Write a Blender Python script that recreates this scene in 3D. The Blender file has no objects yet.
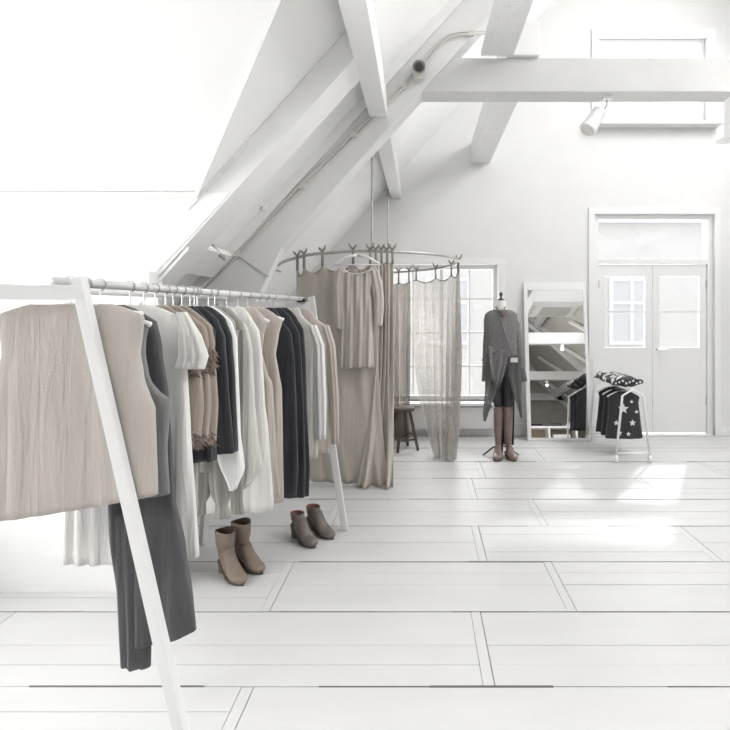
import bpy, bmesh, math, random
from mathutils import Vector, Matrix
random.seed(7)
C = bpy.context.scene.collection
PI = math.pi
F = 580.0; CX = 421.0; CY = 311.0; H = 1.45
WY = 6.76                                   # inner face of the gable wall
def wx(px, Y): return (px-CX)*Y/F
def wz(py, Y): return H-(py-CY)*Y/F
def roofz(x): return 3.33+1.11*x
RX = 2.7; RZ = roofz(RX)

# ------------------------------------------------------------------ materials
def mat(name, col, rough=.6, metal=0., noise=None, bump=None, spec=None, trans=None, sheen=0):
    m = bpy.data.materials.new(name); m.use_nodes = True
    nt = m.node_tree; b = nt.nodes['Principled BSDF']
    c = (*col, 1)
    b.inputs['Base Color'].default_value = c
    b.inputs['Roughness'].default_value = rough
    b.inputs['Metallic'].default_value = metal
    if sheen: b.inputs['Sheen Weight'].default_value = sheen
    if spec is not None: b.inputs['Specular IOR Level'].default_value = spec
    tc = nt.nodes.new('ShaderNodeTexCoord')
    if noise:
        sc, amt, stretch = noise
        mp = nt.nodes.new('ShaderNodeMapping'); mp.inputs['Scale'].default_value = stretch
        n = nt.nodes.new('ShaderNodeTexNoise'); n.inputs['Scale'].default_value = sc; n.inputs['Detail'].default_value = 5
        r = nt.nodes.new('ShaderNodeValToRGB')
        r.color_ramp.elements[0].position = .3; r.color_ramp.elements[1].position = .7
        r.color_ramp.elements[0].color = (*[v*(1-amt) for v in col], 1)
        r.color_ramp.elements[1].color = (*[min(1, v*(1+amt*.6)) for v in col], 1)
        nt.links.new(tc.outputs['Object'], mp.inputs[0]); nt.links.new(mp.outputs[0], n.inputs['Vector'])
        nt.links.new(n.outputs['Fac'], r.inputs[0]); nt.links.new(r.outputs[0], b.inputs['Base Color'])
    if bump:
        sc, st = bump
        n = nt.nodes.new('ShaderNodeTexNoise'); n.inputs['Scale'].default_value = sc; n.inputs['Detail'].default_value = 3
        bp = nt.nodes.new('ShaderNodeBump'); bp.inputs['Strength'].default_value = st; bp.inputs['Distance'].default_value = .004
        nt.links.new(tc.outputs['Object'], n.inputs['Vector'])
        nt.links.new(n.outputs['Fac'], bp.inputs['Height']); nt.links.new(bp.outputs[0], b.inputs['Normal'])
    return m
def fabric(name, col, amt=.10, sc=9):
    m = mat(name, col, .92, noise=(sc, amt, (1, 1, .35)), bump=(220, .35), spec=.15, sheen=.15)
    nt = m.node_tree; L = nt.links.new
    tc = [n for n in nt.nodes if n.type == 'TEX_COORD'][0]; b0 = [n for n in nt.nodes if n.type == 'BUMP'][0]
    mp = nt.nodes.new('ShaderNodeMapping'); mp.inputs['Scale'].default_value = (26, 26, 3.2); mp.inputs['Rotation'].default_value = (.12, .1, 0)
    n = nt.nodes.new('ShaderNodeTexNoise'); n.inputs['Scale'].default_value = 1.0; n.inputs['Detail'].default_value = 4; n.inputs['Distortion'].default_value = .6
    b1 = nt.nodes.new('ShaderNodeBump'); b1.inputs['Strength'].default_value = 1.0; b1.inputs['Distance'].default_value = .012
    L(tc.outputs['Object'], mp.inputs[0]); L(mp.outputs[0], n.inputs['Vector']); L(n.outputs['Fac'], b1.inputs['Height'])
    L(b1.outputs[0], b0.inputs['Normal'])
    return m
def sheer(name, col, alpha):
    m = bpy.data.materials.new(name); m.use_nodes = True
    nt = m.node_tree; nt.nodes.clear()
    out = nt.nodes.new('ShaderNodeOutputMaterial')
    d = nt.nodes.new('ShaderNodeBsdfDiffuse'); d.inputs[0].default_value = (*col, 1)
    t = nt.nodes.new('ShaderNodeBsdfTranslucent'); t.inputs[0].default_value = (*col, 1)
    tr = nt.nodes.new('ShaderNodeBsdfTransparent')
    m1 = nt.nodes.new('ShaderNodeMixShader'); m1.inputs[0].default_value = .45
    m2 = nt.nodes.new('ShaderNodeMixShader')
    tc = nt.nodes.new('ShaderNodeTexCoord')
    mp = nt.nodes.new('ShaderNodeMapping'); mp.inputs['Scale'].default_value = (60, 60, 8)
    n = nt.nodes.new('ShaderNodeTexNoise'); n.inputs['Scale'].default_value = 1.2; n.inputs['Detail'].default_value = 4
    mr = nt.nodes.new('ShaderNodeMapRange'); mr.inputs['From Min'].default_value = .3; mr.inputs['From Max'].default_value = .7
    mr.inputs['To Min'].default_value = alpha-.15; mr.inputs['To Max'].default_value = alpha+.15
    L = nt.links.new
    L(tc.outputs['Object'], mp.inputs[0]); L(mp.outputs[0], n.inputs['Vector']); L(n.outputs['Fac'], mr.inputs[0])
    L(d.outputs[0], m1.inputs[1]); L(t.outputs[0], m1.inputs[2]); L(mr.outputs[0], m2.inputs[0])
    L(tr.outputs[0], m2.inputs[1]); L(m1.outputs[0], m2.inputs[2]); L(m2.outputs[0], out.inputs[0])
    return m
def emis(name, col, st):
    m = bpy.data.materials.new(name); m.use_nodes = True
    b = m.node_tree.nodes['Principled BSDF']
    b.inputs['Emission Color'].default_value = (*col, 1); b.inputs['Emission Strength'].default_value = st
    return m
def glassm():
    m = bpy.data.materials.new('window_glass'); m.use_nodes = True
    nt = m.node_tree; nt.nodes.clear()
    out = nt.nodes.new('ShaderNodeOutputMaterial')
    g = nt.nodes.new('ShaderNodeBsdfGlossy'); g.inputs['Roughness'].default_value = .02
    tr = nt.nodes.new('ShaderNodeBsdfTransparent'); mx = nt.nodes.new('ShaderNodeMixShader'); mx.inputs[0].default_value = .06
    nt.links.new(tr.outputs[0], mx.inputs[1]); nt.links.new(g.outputs[0], mx.inputs[2]); nt.links.new(mx.outputs[0], out.inputs[0])
    return m
M = {}
M['wall'] = mat('wall_paint', (.80, .80, .795), .8, noise=(3, .02, (1, 1, 1)), bump=(30, .1))
M['roof'] = mat('roof_paint', (.93, .93, .925), .7, noise=(2, .02, (1, 1, 1)))
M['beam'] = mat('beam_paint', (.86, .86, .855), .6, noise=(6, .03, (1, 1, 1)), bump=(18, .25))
M['beam_shaded'] = mat('shaded_beam_paint', (.66, .66, .655), .6, noise=(6, .03, (1, 1, 1)), bump=(18, .25))  # white beam paint darkened: backlit shade put into the colour
M['beam_half_shaded'] = mat('half_shaded_beam_paint', (.77, .77, .765), .6, noise=(6, .03, (1, 1, 1)), bump=(18, .25))  # milder backlit shade put into the beam colour
M['rack'] = mat('rack_lacquer', (.70, .70, .70), .4)
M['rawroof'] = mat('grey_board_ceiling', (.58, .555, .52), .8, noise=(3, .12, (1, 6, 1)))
M['floor'] = mat('floor_paint', (.64, .64, .64), .42, noise=(2.2, .035, (1, 3.0, 1)), bump=(25, .15), spec=.4)
M['crack'] = mat('floor_gap_dirt', (.13, .12, .11), .9)
M['seam'] = mat('floor_seam', (.42, .41, .40), .9)
M['white'] = mat('white_lacquer', (.86, .86, .86), .35)
M['hang'] = mat('white_hanger_paint', (.85, .85, .84), .4)
M['chrome'] = mat('brushed_metal', (.62, .62, .61), .3, 1.)
M['ring'] = mat('galvanised_steel', (.50, .49, .48), .4, .8, noise=(20, .12, (1, 1, 1)))
M['pipe'] = mat('conduit_paint', (.66, .65, .61), .45)
M['radi'] = mat('radiator_enamel', (.82, .82, .82), .35)
M['dark'] = mat('dark_metal', (.06, .06, .06), .45, .5)
M['grey_plastic'] = mat('grey_plastic', (.22, .21, .21), .45)
M['wood'] = mat('dark_stained_wood', (.115, .085, .068), .6, noise=(14, .35, (1, 1, .15)), bump=(60, .3))
M['drift'] = mat('bleached_driftwood', (.50, .44, .39), .85, noise=(20, .3, (1, 1, .2)), bump=(50, .5))
M['oak'] = mat('light_wood', (.50, .41, .32), .6, noise=(8, .15, (1, 1, .2)))
M['mirror'] = mat('mirror_silver', (.86, .86, .85), .0, 1.)
M['glass'] = glassm()
M['lamp'] = emis('lamp_glow', (1, .95, .86), 9)
M['beige'] = fabric('beige_linen', (.47, .43, .395))
M['grey'] = fabric('mid_grey_jersey', (.20, .20, .205))
M['char'] = fabric('charcoal_denim', (.085, .085, .09), .18, 14)
M['ivory'] = fabric('off_white_cotton', (.72, .71, .69), .04)
M['taupe'] = fabric('taupe_suede', (.33, .28, .24), .12)
M['fur'] = mat('taupe_fur', (.27, .215, .18), .95, noise=(45, .5, (1, 1, 1)))
M['black'] = fabric('black_knit', (.040, .042, .047), .2)
M['dove'] = fabric('dove_grey_cotton', (.34, .33, .305), .15)
M['cream'] = fabric('cream_viscose', (.60, .585, .55), .05)
M['white_f'] = fabric('white_cotton', (.80, .80, .79), .03)
M['sand'] = fabric('sand_linen', (.50, .45, .41), .06)
M['tan'] = fabric('pale_sand_cotton', (.56, .505, .46), .06)
M['curtain'] = fabric('greige_curtain', (.60, .555, .50), .05, 5)
M['dress'] = fabric('greige_gauze', (.58, .54, .49), .1, 20)
M['sheer'] = sheer('sheer_linen', (.56, .53, .50), .68)
M['sheer2'] = sheer('sheer_linen_dense', (.34, .31, .285), .90)
M['tie'] = fabric('taupe_ribbon', (.33, .30, .275), .1)
M['knit'] = mat('grey_melange_knit', (.215, .21, .212), .95, noise=(90, .35, (1, 1, 1)), bump=(160, .5))
M['gauze'] = sheer('grey_gauze', (.25, .25, .25), .78)
M['legging'] = mat('black_coated_cotton', (.035, .036, .04), .5, bump=(14, .5))
M['boot'] = mat('taupe_leather', (.25, .195, .155), .55, noise=(10, .15, (1, 1, 1)), bump=(40, .2))
M['boot2'] = mat('grey_brown_leather', (.165, .14, .125), .5, noise=(12, .2, (1, 1, 1)), bump=(40, .2))
M['boot3'] = mat('brown_pull_on_leather', (.23, .165, .14), .35, noise=(8, .2, (1, 1, 1)))
M['sole'] = mat('boot_sole', (.10, .075, .06), .6)
M['lining'] = mat('red_boot_lining', (.30, .09, .07), .8)
M['flesh'] = mat('white_mannequin_cloth', (.78, .77, .75), .7)
M['brick'] = mat('pale_render', (.75, .74, .72), .9)
M['out_dark'] = mat('outside_window', (.70, .705, .72), .5)
M['paving'] = mat('pale_paving', (.6, .6, .58), .9)

# star pattern for the childrens clothes: white stars are built as mesh on dark cloth
M['star_dark'] = fabric('dark_cotton', (.05, .05, .055), .15)

# ------------------------------------------------------------------ mesh helpers
def NB(): return bmesh.new()
def box(bm, x0, x1, y0, y1, z0, z1, bev=0, mtx=None):
    vs = [bm.verts.new((x, y, z)) for x in (x0, x1) for y in (y0, y1) for z in (z0, z1)]
    fs = [(0, 1, 3, 2), (4, 6, 7, 5), (0, 4, 5, 1), (2, 3, 7, 6), (0, 2, 6, 4), (1, 5, 7, 3)]
    faces = [bm.faces.new([vs[i] for i in f]) for f in fs]
    if mtx is not None:
        for v in vs: v.co = mtx @ v.co
    if bev:
        es = list({e for f in faces for e in f.edges})
        bmesh.ops.bevel(bm, geom=es, offset=bev, segments=2, affect='EDGES', profile=.7)
def loft(bm, rings, cap=True, closed=True):
    R = [[bm.verts.new(p) for p in r] for r in rings]
    n = len(R[0])
    for a, b in zip(R, R[1:]):
        for i in range(n if closed else n-1):
            j = (i+1) % n
            bm.faces.new((a[i], a[j], b[j], b[i]))
    if cap and closed:
        bm.faces.new(R[0][::-1]); bm.faces.new(R[-1])
    return R
def tube(bm, pts, r, n=10, cap=True, closed=False):
    P = [Vector(p) for p in pts]; rings = []
    rr = r if isinstance(r, (list, tuple)) else [r]*len(P)
    up = None
    for i, p in enumerate(P):
        if closed: d = P[(i+1) % len(P)]-P[i-1]
        else: d = P[min(i+1, len(P)-1)]-P[max(i-1, 0)]
        d.normalize()
        if up is None:
            up = Vector((0, 0, 1)) if abs(d.z) < .9 else Vector((1, 0, 0))
        s = d.cross(up).normalized(); up = s.cross(d).normalized()
        rings.append([p+(s*math.cos(a)+up*math.sin(a))*rr[i] for a in [2*PI*k/n for k in range(n)]])
    if closed: rings.append(rings[0])
    loft(bm, rings, cap=cap and not closed)
    if closed: bmesh.ops.remove_doubles(bm, verts=bm.verts, dist=1e-5)
def prism(bm, poly, off):
    off = Vector(off)
    a = [bm.verts.new(p) for p in poly]; b = [bm.verts.new(Vector(p)+off) for p in poly]
    bm.faces.new(a); bm.faces.new(b[::-1])
    for i in range(len(a)):
        j = (i+1) % len(a); bm.faces.new((a[i], b[i], b[j], a[j]))
def ell(cx, cy, z, rx, ry, n=28, p=1.0, fold=0, k=9, ph=0):
    out = []
    for i in range(n):
        a = 2*PI*i/n; c, s = math.cos(a), math.sin(a)
        fx = 1+fold*.35*math.sin(k*a+ph); fy = 1+fold*math.sin(k*a+ph)
        out.append(Vector((cx+rx*math.copysign(abs(c)**p, c)*fx, cy+ry*math.copysign(abs(s)**p, s)*fy, z)))
    return out
def obj(name, bm, m, parent=None, smooth=False, loc=None, solid=0, sub=0):
    bmesh.ops.recalc_face_normals(bm, faces=bm.faces)
    me = bpy.data.meshes.new(name); bm.to_mesh(me); bm.free()
    if smooth:
        for p in me.polygons: p.use_smooth = True
    me.materials.append(M[m] if isinstance(m, str) else m)
    o = bpy.data.objects.new(name, me); C.objects.link(o)
    if parent: o.parent = parent
    if loc: o.location = loc
    if solid:
        s = o.modifiers.new('thickness', 'SOLIDIFY'); s.thickness = solid; s.offset = 0
    if sub:
        s = o.modifiers.new('smooth', 'SUBSURF'); s.levels = sub; s.render_levels = sub
    return o
def thing(name, label, cat, loc=(0, 0, 0), rz=0, group=None):
    o = bpy.data.objects.new(name, None); C.objects.link(o); o.empty_display_size = .1
    o.location = loc; o.rotation_euler = (0, 0, rz); o['label'] = label; o['category'] = cat
    if group: o['group'] = group
    return o
def tag(o, label, cat, group=None):
    o['label'] = label; o['category'] = cat
    if group: o['group'] = group
    return o
def struct(name, bm, m, parent=None, **k):
    o = obj(name, bm, m, parent, **k)
    if not parent: o['kind'] = 'structure'
    return o
def copy_tree(o, parent=None):
    c = o.copy(); C.objects.link(c)
    if parent: c.parent = parent
    for ch in [q for q in bpy.data.objects if q.parent == o]: copy_tree(ch, c)
    return c

# ------------------------------------------------------------------ floor
def floor():
    bm = NB(); box(bm, -3.2, 9, -11.2, WY+.3, -.08, -.012)
    f = struct('floor', bm, 'seam')
    rows = [2.237+.557*k for k in range(-24, 9)]
    joints = {-1: [-.644, 1.35], 0: [.287, -1.95, 2.2], 1: [-.731, .754, 2.4], 2: [.385, -1.4, 1.75], 3: [.86, -.6, 2.6],
              4: [.437, -1.7, 1.9], 5: [.565, -.9, 2.7], 6: [.12, 1.2, -1.4], 7: [.9, -.5]}
    b = NB(); cr = NB()
    for k in range(-24, 9):
        y0 = 2.237+.557*k; y1 = min(y0+.557, WY+.02)
        if y1 <= y0: continue
        xs = sorted(joints.get(k, [random.uniform(-2.5, -1), random.uniform(0, 1), random.uniform(2, 3.2)])) + [3.9+random.random(), 6.4+random.random()]
        xs = [-3.1]+xs+[8.8]
        for a, c in zip(xs, xs[1:]):
            d = .003; g = .0042*random.uniform(.7, 1.3)
            segs = [(a+.0012, c-.048), (c-.046, c-.003)]
            for si, (p, q) in enumerate(segs):
                if q-p < .02: continue
                nb = 4 if si == 0 else 1
                w = (y1-y0)/nb
                for i in range(nb):
                    u0 = y0+i*w+(g if i == 0 else .0007); u1 = y0+(i+1)*w-(.0010 if i == nb-1 else .0007)
                    if i == 2 and random.random() < .45: u0 += .0016
                    dz = random.uniform(-.0012, .0012)
                    box(b, p, q, u0, u1, -.011, dz)
        # ragged dark gap along the row
        n = 90; x = -3.1
        while x < 8.8:
            L = random.uniform(.08, .5); t = random.choice([.0, .002, .003, .004, .005, .007])
            if k % 2 == 0: t = t*1.0
            else: t = t*.55
            if t: box(cr, x, x+L, y0-t*.4, y0+t, -.0105, .0016)
            x += L
    struct('floor_boards', b, 'floor', f)
    struct('floor_gap', cr, 'crack', f)
floor()

# ------------------------------------------------------------------ walls and roof
def gable(name, Y0, Y1, holes, m='wall'):
    bm = NB()
    xs = sorted({-2.62, RX, 8.02} | {v for h in holes for v in h[:2]})
    top = lambda x: roofz(x)+.1 if x <= RX else RZ+.1-1.11*(x-RX)
    for a, b in zip(xs, xs[1:]):
        hs = sorted([h for h in holes if h[0] <= a+1e-6 and h[1] >= b-1e-6], key=lambda h: h[2])
        z = -.02
        for h in hs:
            if h[2] > z: prism(bm, [(a, Y0, z), (b, Y0, z), (b, Y0, h[2]), (a, Y0, h[2])], (0, Y1-Y0, 0))
            z = h[3]
        prism(bm, [(a, Y0, z), (b, Y0, z), (b, Y0, top(b)), (a, Y0, top(a))], (0, Y1-Y0, 0))
    return struct(name, bm, m)
W1 = (-.42, .90, .40, 1.99)
DR = (2.02, 3.42, 0.0, 2.58)
W2 = (2.06, 3.36, 3.62, 4.66)
gable('wall_far', WY, WY+.3, [W1, DR, W2])
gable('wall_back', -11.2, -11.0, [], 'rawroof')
b = NB(); box(b, -2.62, -2.5, -11, .6, -.02, roofz(-2.5)+.02); box(b, -2.62, -2.5, 3.0, WY, -.02, roofz(-2.5)+.02); struct('wall_left', b, 'wall')
b = NB(); box(b, 7.9, 8.02, -11, WY, -.02, roofz(-2.5)+.02); struct('wall_right', b, 'wall')

def roofcells(bm, xr, yr, holes, side):
    xs = sorted(set(xr) | {v for h in holes for v in h[:2]}); ys = sorted(set(yr) | {v for h in holes for v in h[2:]})
    zf = (lambda x: roofz(x)) if side < 0 else (lambda x: RZ-1.11*(x-RX))
    off = (-.11, 0, .1) if side < 0 else (.11, 0, .1)
    for a, c in zip(xs, xs[1:]):
        for p, q in zip(ys, ys[1:]):
            mx, my = (a+c)/2, (p+q)/2
            if any(h[0] < mx < h[1] and h[2] < my < h[3] for h in holes): continue
            prism(bm, [(a, p, zf(a)), (c, p, zf(c)), (c, q, zf(c)), (a, q, zf(a))], off)
YS = 1.2
# left slope
fill_skyL = [(-1.7, -.5, -1.6, .3), (-.2, 1.2, -3.6, -1.9)]  # roof openings added out of view for fill light
skyL2 = [(.9, 2.3, .2, 1.2)]
bm = NB(); roofcells(bm, (-2.62, RX), (3.012, WY), [], -1)
roofcells(bm, (-.105, RX), (.6, 3.0), [], -1)
for ya, yb in ((3.0, 1.8), (.6, 1.8)):
    prism(bm, [(-1.158, ya, roofz(-1.158)), (-.105, yb, roofz(-.105)), (-.105, ya, roofz(-.105))], (-.11, 0, .1))
struct('ceiling_left', bm, 'roof')
bm = NB(); roofcells(bm, (-2.62, RX), (-11, .6), fill_skyL, -1); struct('ceiling_left_back', bm, 'rawroof')
fill_skyR = [(3.3, 4.7, .1, 2.3), (3.3, 4.7, 3.2, 5.4)]  # more unseen openings added for fill light
bm = NB(); roofcells(bm, (RX, 8.02), (-.6, WY), fill_skyR, 1); struct('ceiling_right', bm, 'roof')
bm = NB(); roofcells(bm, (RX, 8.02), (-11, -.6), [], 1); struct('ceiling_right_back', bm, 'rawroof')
# dormer: its two slopes, cheek walls and front wall with window
zd = lambda Y: 2.046+.976*(3.0-Y) if Y >= 1.8 else 2.046+.976*(Y-.6)
bm = NB()
for ya in (3.0, .6):
    prism(bm, [(-2.5, ya, zd(ya)), (-1.158, ya, zd(ya)), (-.105, 1.8, zd(1.8)), (-2.5, 1.8, zd(1.8))], (0, .02 if ya > 1 else -.02, .12))
struct('ceiling_dormer', bm, 'roof')
bm = NB()
prism(bm, [(-2.5, 2.995, 0), (-1.36, 2.995, 0), (-1.36, 2.995, 1.66), (-1.17, 2.995, 1.86), (-.99, 2.995, 2.06), (-1.15, 2.995, 2.06), (-2.5, 2.995, 2.06)], (0, .05, 0))
struct('wall_dormer_right', bm, 'roof')
bm = NB(); prism(bm, [(-2.5, .6, 0), (-1.158, .6, 0), (-1.158, .6, 2.05), (-2.5, .6, 2.05)], (0, -.05, 0)); struct('wall_dormer_left', bm, 'roof')
bm = NB()
box(bm, -2.62, -2.5, .6, 3.0, 0, .6); box(bm, -2.62, -2.5, .6, .85, .6, 2.06); box(bm, -2.62, -2.5, 2.75, 3.0, .6, 2.06)
prism(bm, [(-2.62, .6, 2.0), (-2.62, 3.0, 2.0), (-2.62, 3.0, 2.1), (-2.62, 1.8, 3.3), (-2.62, .6, 2.1)], (.12, 0, 0))
struct('wall_dormer_front', bm, 'roof')

# ------------------------------------------------------------------ timbers
_tn = [0]
def trim(bm, m='beam', **k):
    _tn[0] += 1; return struct('trim_%d' % _tn[0], bm, m, **k)
def rafter(bm, Y0, Y1, k0, k1, xa, xb, side=-1):
    """beam in the slope direction; k = vertical distance under the roof plane"""
    zf = roofz if side < 0 else (lambda x: RZ-1.11*(x-RX))
    prism(bm, [(xa, Y0, zf(xa)-k0), (xb, Y0, zf(xb)-k0), (xb, Y0, zf(xb)-k1), (xa, Y0, zf(xa)-k1)], (0, Y1-Y0, 0))
b = NB(); rafter(b, 3.0, 3.28, .002, .19, -1.45, -.34); trim(b)                     # truss one, left leg up to the purlin
b = NB(); box(b, -2.5, -1.36, 2.90, 3.0, 1.56, 1.65, .006); trim(b)               # plate on the dormer cheek
b = NB()                                                                           # board along the foot of truss one
rafter(b, 2.985, 3.0, .215, .235, -1.75, -1.2); rafter(b, 2.985, 3.0, .0, .03, -1.2, -.9); trim(b)
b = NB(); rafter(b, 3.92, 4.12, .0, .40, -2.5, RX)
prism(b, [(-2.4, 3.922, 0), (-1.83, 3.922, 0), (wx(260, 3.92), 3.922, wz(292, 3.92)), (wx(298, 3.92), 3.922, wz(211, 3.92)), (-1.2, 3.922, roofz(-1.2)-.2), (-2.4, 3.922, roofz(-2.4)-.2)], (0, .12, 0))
trim(b, 'beam_half_shaded')                                                                            # truss two with its boarded foot
b = NB(); rafter(b, 3.92, 4.12, .0, .40, RX, 7.9, 1); trim(b, 'beam_half_shaded')
b = NB(); box(b, wx(395, 3.92), 6.2, 3.94, 4.14, 2.94, 3.17, .008); trim(b, 'beam_shaded')        # tie beam
b = NB(); box(b, -.35, -.23, .7, WY, 2.76, 2.93, .006); trim(b)                    # purlins
b = NB(); box(b, .58, .80, 3.9, WY, 3.172, 3.40, .01); trim(b)
b = NB(); rafter(b, 3.9, 3.915, -.0, .10, -1.6, RX-.2); trim(b)
b = NB(); prism(b, [(-1.44, 3.28, 1.715), (-1.30, 3.28, 1.855), (-1.30, 3.925, 1.855), (-1.44, 3.925, 1.715)], (.035, 0, -.04)); trim(b)
b = NB(); tube(b, [(-1.158, 2.98, 2.035), (-.105, 1.80, 3.20)], .012, 4); trim(b)
b = NB(); box(b, -2.5, -1.158, 2.97, 2.995, 2.03, 2.06, .003); trim(b)
b = NB(); tube(b, [(wx(233, 3.90), 3.915, wz(253, 3.90)), (wx(268, 3.90), 3.915, wz(277, 3.90))], .0035, 6); trim(b, 'seam')
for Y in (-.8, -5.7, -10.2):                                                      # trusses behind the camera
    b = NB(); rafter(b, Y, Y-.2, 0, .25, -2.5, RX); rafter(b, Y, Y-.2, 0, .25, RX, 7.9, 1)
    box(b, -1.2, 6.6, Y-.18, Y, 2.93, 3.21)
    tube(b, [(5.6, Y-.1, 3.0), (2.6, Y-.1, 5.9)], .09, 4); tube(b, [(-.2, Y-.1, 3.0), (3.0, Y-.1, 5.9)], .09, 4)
    trim(b, 'beam_shaded')  # darkened colour tones down the overlit beams
for x in (3.9, 5.4):
    b = NB(); z = RZ-1.11*(x-RX)
    box(b, x-.07, x+.07, -11, 3.9, z-.3, z-.05); trim(b)
b = NB()
for i in range(4):
    y0 = -1.2-i*2.4; tube(b, [(6.6, y0, 2.0), (4.4, y0-2.2, 4.25)], .06, 4)
trim(b)
# skirting on the far wall, and casings
b = NB(); box(b, -2.5, 2.02, WY-.018, WY, 0, .10, .004); struct('baseboard_far', b, 'white')
b = NB(); box(b, 3.42, 7.9, WY-.018, WY, 0, .10, .004); struct('baseboard_right', b, 'white')

# ------------------------------------------------------------------ windows and door
def window(name, hole, nx, nz, sash=.05, bar=.022, sill=True):
    x0, x1, z0, z1 = hole; y = WY+.10
    b = NB()
    for (a, c, p, q) in ((x0, x0+sash, z0, z1), (x1-sash, x1, z0, z1), (x0+sash, x1-sash, z0, z0+sash), (x0+sash, x1-sash, z1-sash, z1)):
        box(b, a, c, y, y+.06, p, q, .004)
    w = struct(name, b, 'white')
    b = NB()
    for i in range(1, nx):
        x = x0+(x1-x0)*i/nx; t = bar*(2 if nx % 2 == 0 and i == nx//2 else 1)
        box(b, x-t/2, x+t/2, y+.012, y+.05, z0+sash, z1-sash)
    for k in range(1, nz):
        z = z0+(z1-z0)*k/nz; box(b, x0+sash, x1-sash, y+.014, y+.048, z-bar/2, z+bar/2)
    struct('glazing_bar', b, 'white', w)
    b = NB(); box(b, x0+sash, x1-sash, y+.028, y+.034, z0+sash, z1-sash); struct('pane', b, 'glass', w)
    b = NB()
    cw = .07
    for (a, c, p, q) in ((x0-cw, x0, z0, z1), (x1, x1+cw, z0, z1), (x0-cw, x1+cw, z1, z1+cw)):
        box(b, a, c, WY-.02, WY+.01, p, q, .004)
    struct('casing', b, 'white', w)
    if sill:
        b = NB(); box(b, x0-.09, x1+.09, WY-.16, WY+.10, z0-.035, z0, .006); struct('window_sill', b, 'white', w)
    return w
window('window_1', W1, 4, 4)
window('window_2', W2, 2, 4)
def door():
    x0, x1, z0, z1 = DR; y = WY+.04
    b = NB(); fr = .06
    for (a, c, p, q) in ((x0, x0+fr, 0, z1), (x1-fr, x1, 0, z1), (x0+fr, x1-fr, z1-fr, z1), (x0+fr, x1-fr, 2.00, 2.06)):
        box(b, a, c, y, y+.09, p, q, .004)
    d = struct('door_1', b, 'white')
    b = NB(); cw = .07
    for (a, c, p, q) in ((x0-cw, x0, 0, z1), (x1, x1+cw, 0, z1), (x0-cw, x1+cw, z1, z1+cw)):
        box(b, a, c, WY-.02, WY+.01, p, q, .004)
    struct('casing', b, 'white', d)
    b = NB(); box(b, x0+fr, x1-fr, y+.04, y+.046, 2.06, z1-fr); struct('transom_pane', b, 'glass', d)
    xm = (x0+x1)/2
    for a, c in ((x0+fr, xm), (xm, x1-fr)):
        st = .085; g0 = 1.02; g1 = 1.86
        b = NB()
        box(b, a+.003, a+st, y+.02, y+.065, .02, 1.995, .003); box(b, c-st, c-.003, y+.02, y+.065, .02, 1.995, .003)
        box(b, a+st, c-st, y+.02, y+.065, .02, g0); box(b, a+st, c-st, y+.02, y+.065, g1, 1.995)
        box(b, a+st, c-st, y+.03, y+.055, (g0+g1)/2-.012, (g0+g1)/2+.012)
        leaf = struct('door_leaf', b, 'white', d)
        b = NB(); box(b, a+st, c-st, y+.04, y+.046, g0, g1); struct('pane', b, 'glass', leaf)
        b = NB()
        for z in (.35, 1.72): box(b, (a-.012 if a < xm-.1 else c-.012), (a+.012 if a < xm-.1 else c+.012), y+.005, y+.02, z, z+.09)
        struct('hinge', b, 'chrome', leaf)
    b = NB(); tube(b, [(xm+.05, y+.02, 1.0), (xm+.05, y-.03, 1.0), (xm+.15, y-.03, 1.0)], .009, 8); struct('door_handle', b, 'chrome', d)
door()
def added_skylight(n, h, side):  # made-up roof window, added unseen to brighten the room from above
    zf = (lambda x: roofz(x)) if side < 0 else (lambda x: RZ-1.11*(x-RX))
    s = 1 if side > 0 else -1
    def P(x, y, d): return (x+s*.74*d, y, zf(x)+.67*d)
    x0, x1, y0, y1 = h
    b = NB(); t = .05
    for (a, c, p, q) in ((x0, x0+t, y0, y1), (x1-t, x1, y0, y1), (x0, x1, y0, y0+t), (x0, x1, y1-t, y1)):
        prism(b, [P(a, p, .03), P(c, p, .03), P(c, q, .03), P(a, q, .03)], Vector((s*.74, 0, .67))*.08)
    w = struct('window_%d' % n, b, 'white')  # frame of an added, unseen skylight
    b = NB(); prism(b, [P(x0+t, y0+t, .06), P(x1-t, y0+t, .06), P(x1-t, y1-t, .06), P(x0+t, y1-t, .06)], Vector((s*.74, 0, .67))*.006)
    struct('pane', b, 'glass', w)
    return P((x0+x1)/2, (y0+y1)/2, .35), math.hypot(x1-x0, zf(x1)-zf(x0)), y1-y0
LP = []
for i, h in enumerate(fill_skyL): LP.append((added_skylight(3+i, h, -1), -1))
for i, h in enumerate(fill_skyR): LP.append((added_skylight(5+i, h, 1), 1))
b = NB()                                                              # dormer window
for (p, q, z0, z1) in ((.85, .90, .6, 2.0), (2.70, 2.75, .6, 2.0), (1.77, 1.83, .6, 2.0), (.9, 2.7, .6, .65), (.9, 2.7, 1.95, 2.0)):
    box(b, -2.60, -2.54, p, q, z0, z1)
w7 = struct('window_7', b, 'white')
b = NB(); box(b, -2.575, -2.569, .9, 2.7, .65, 1.95); struct('pane', b, 'glass', w7)

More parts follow.
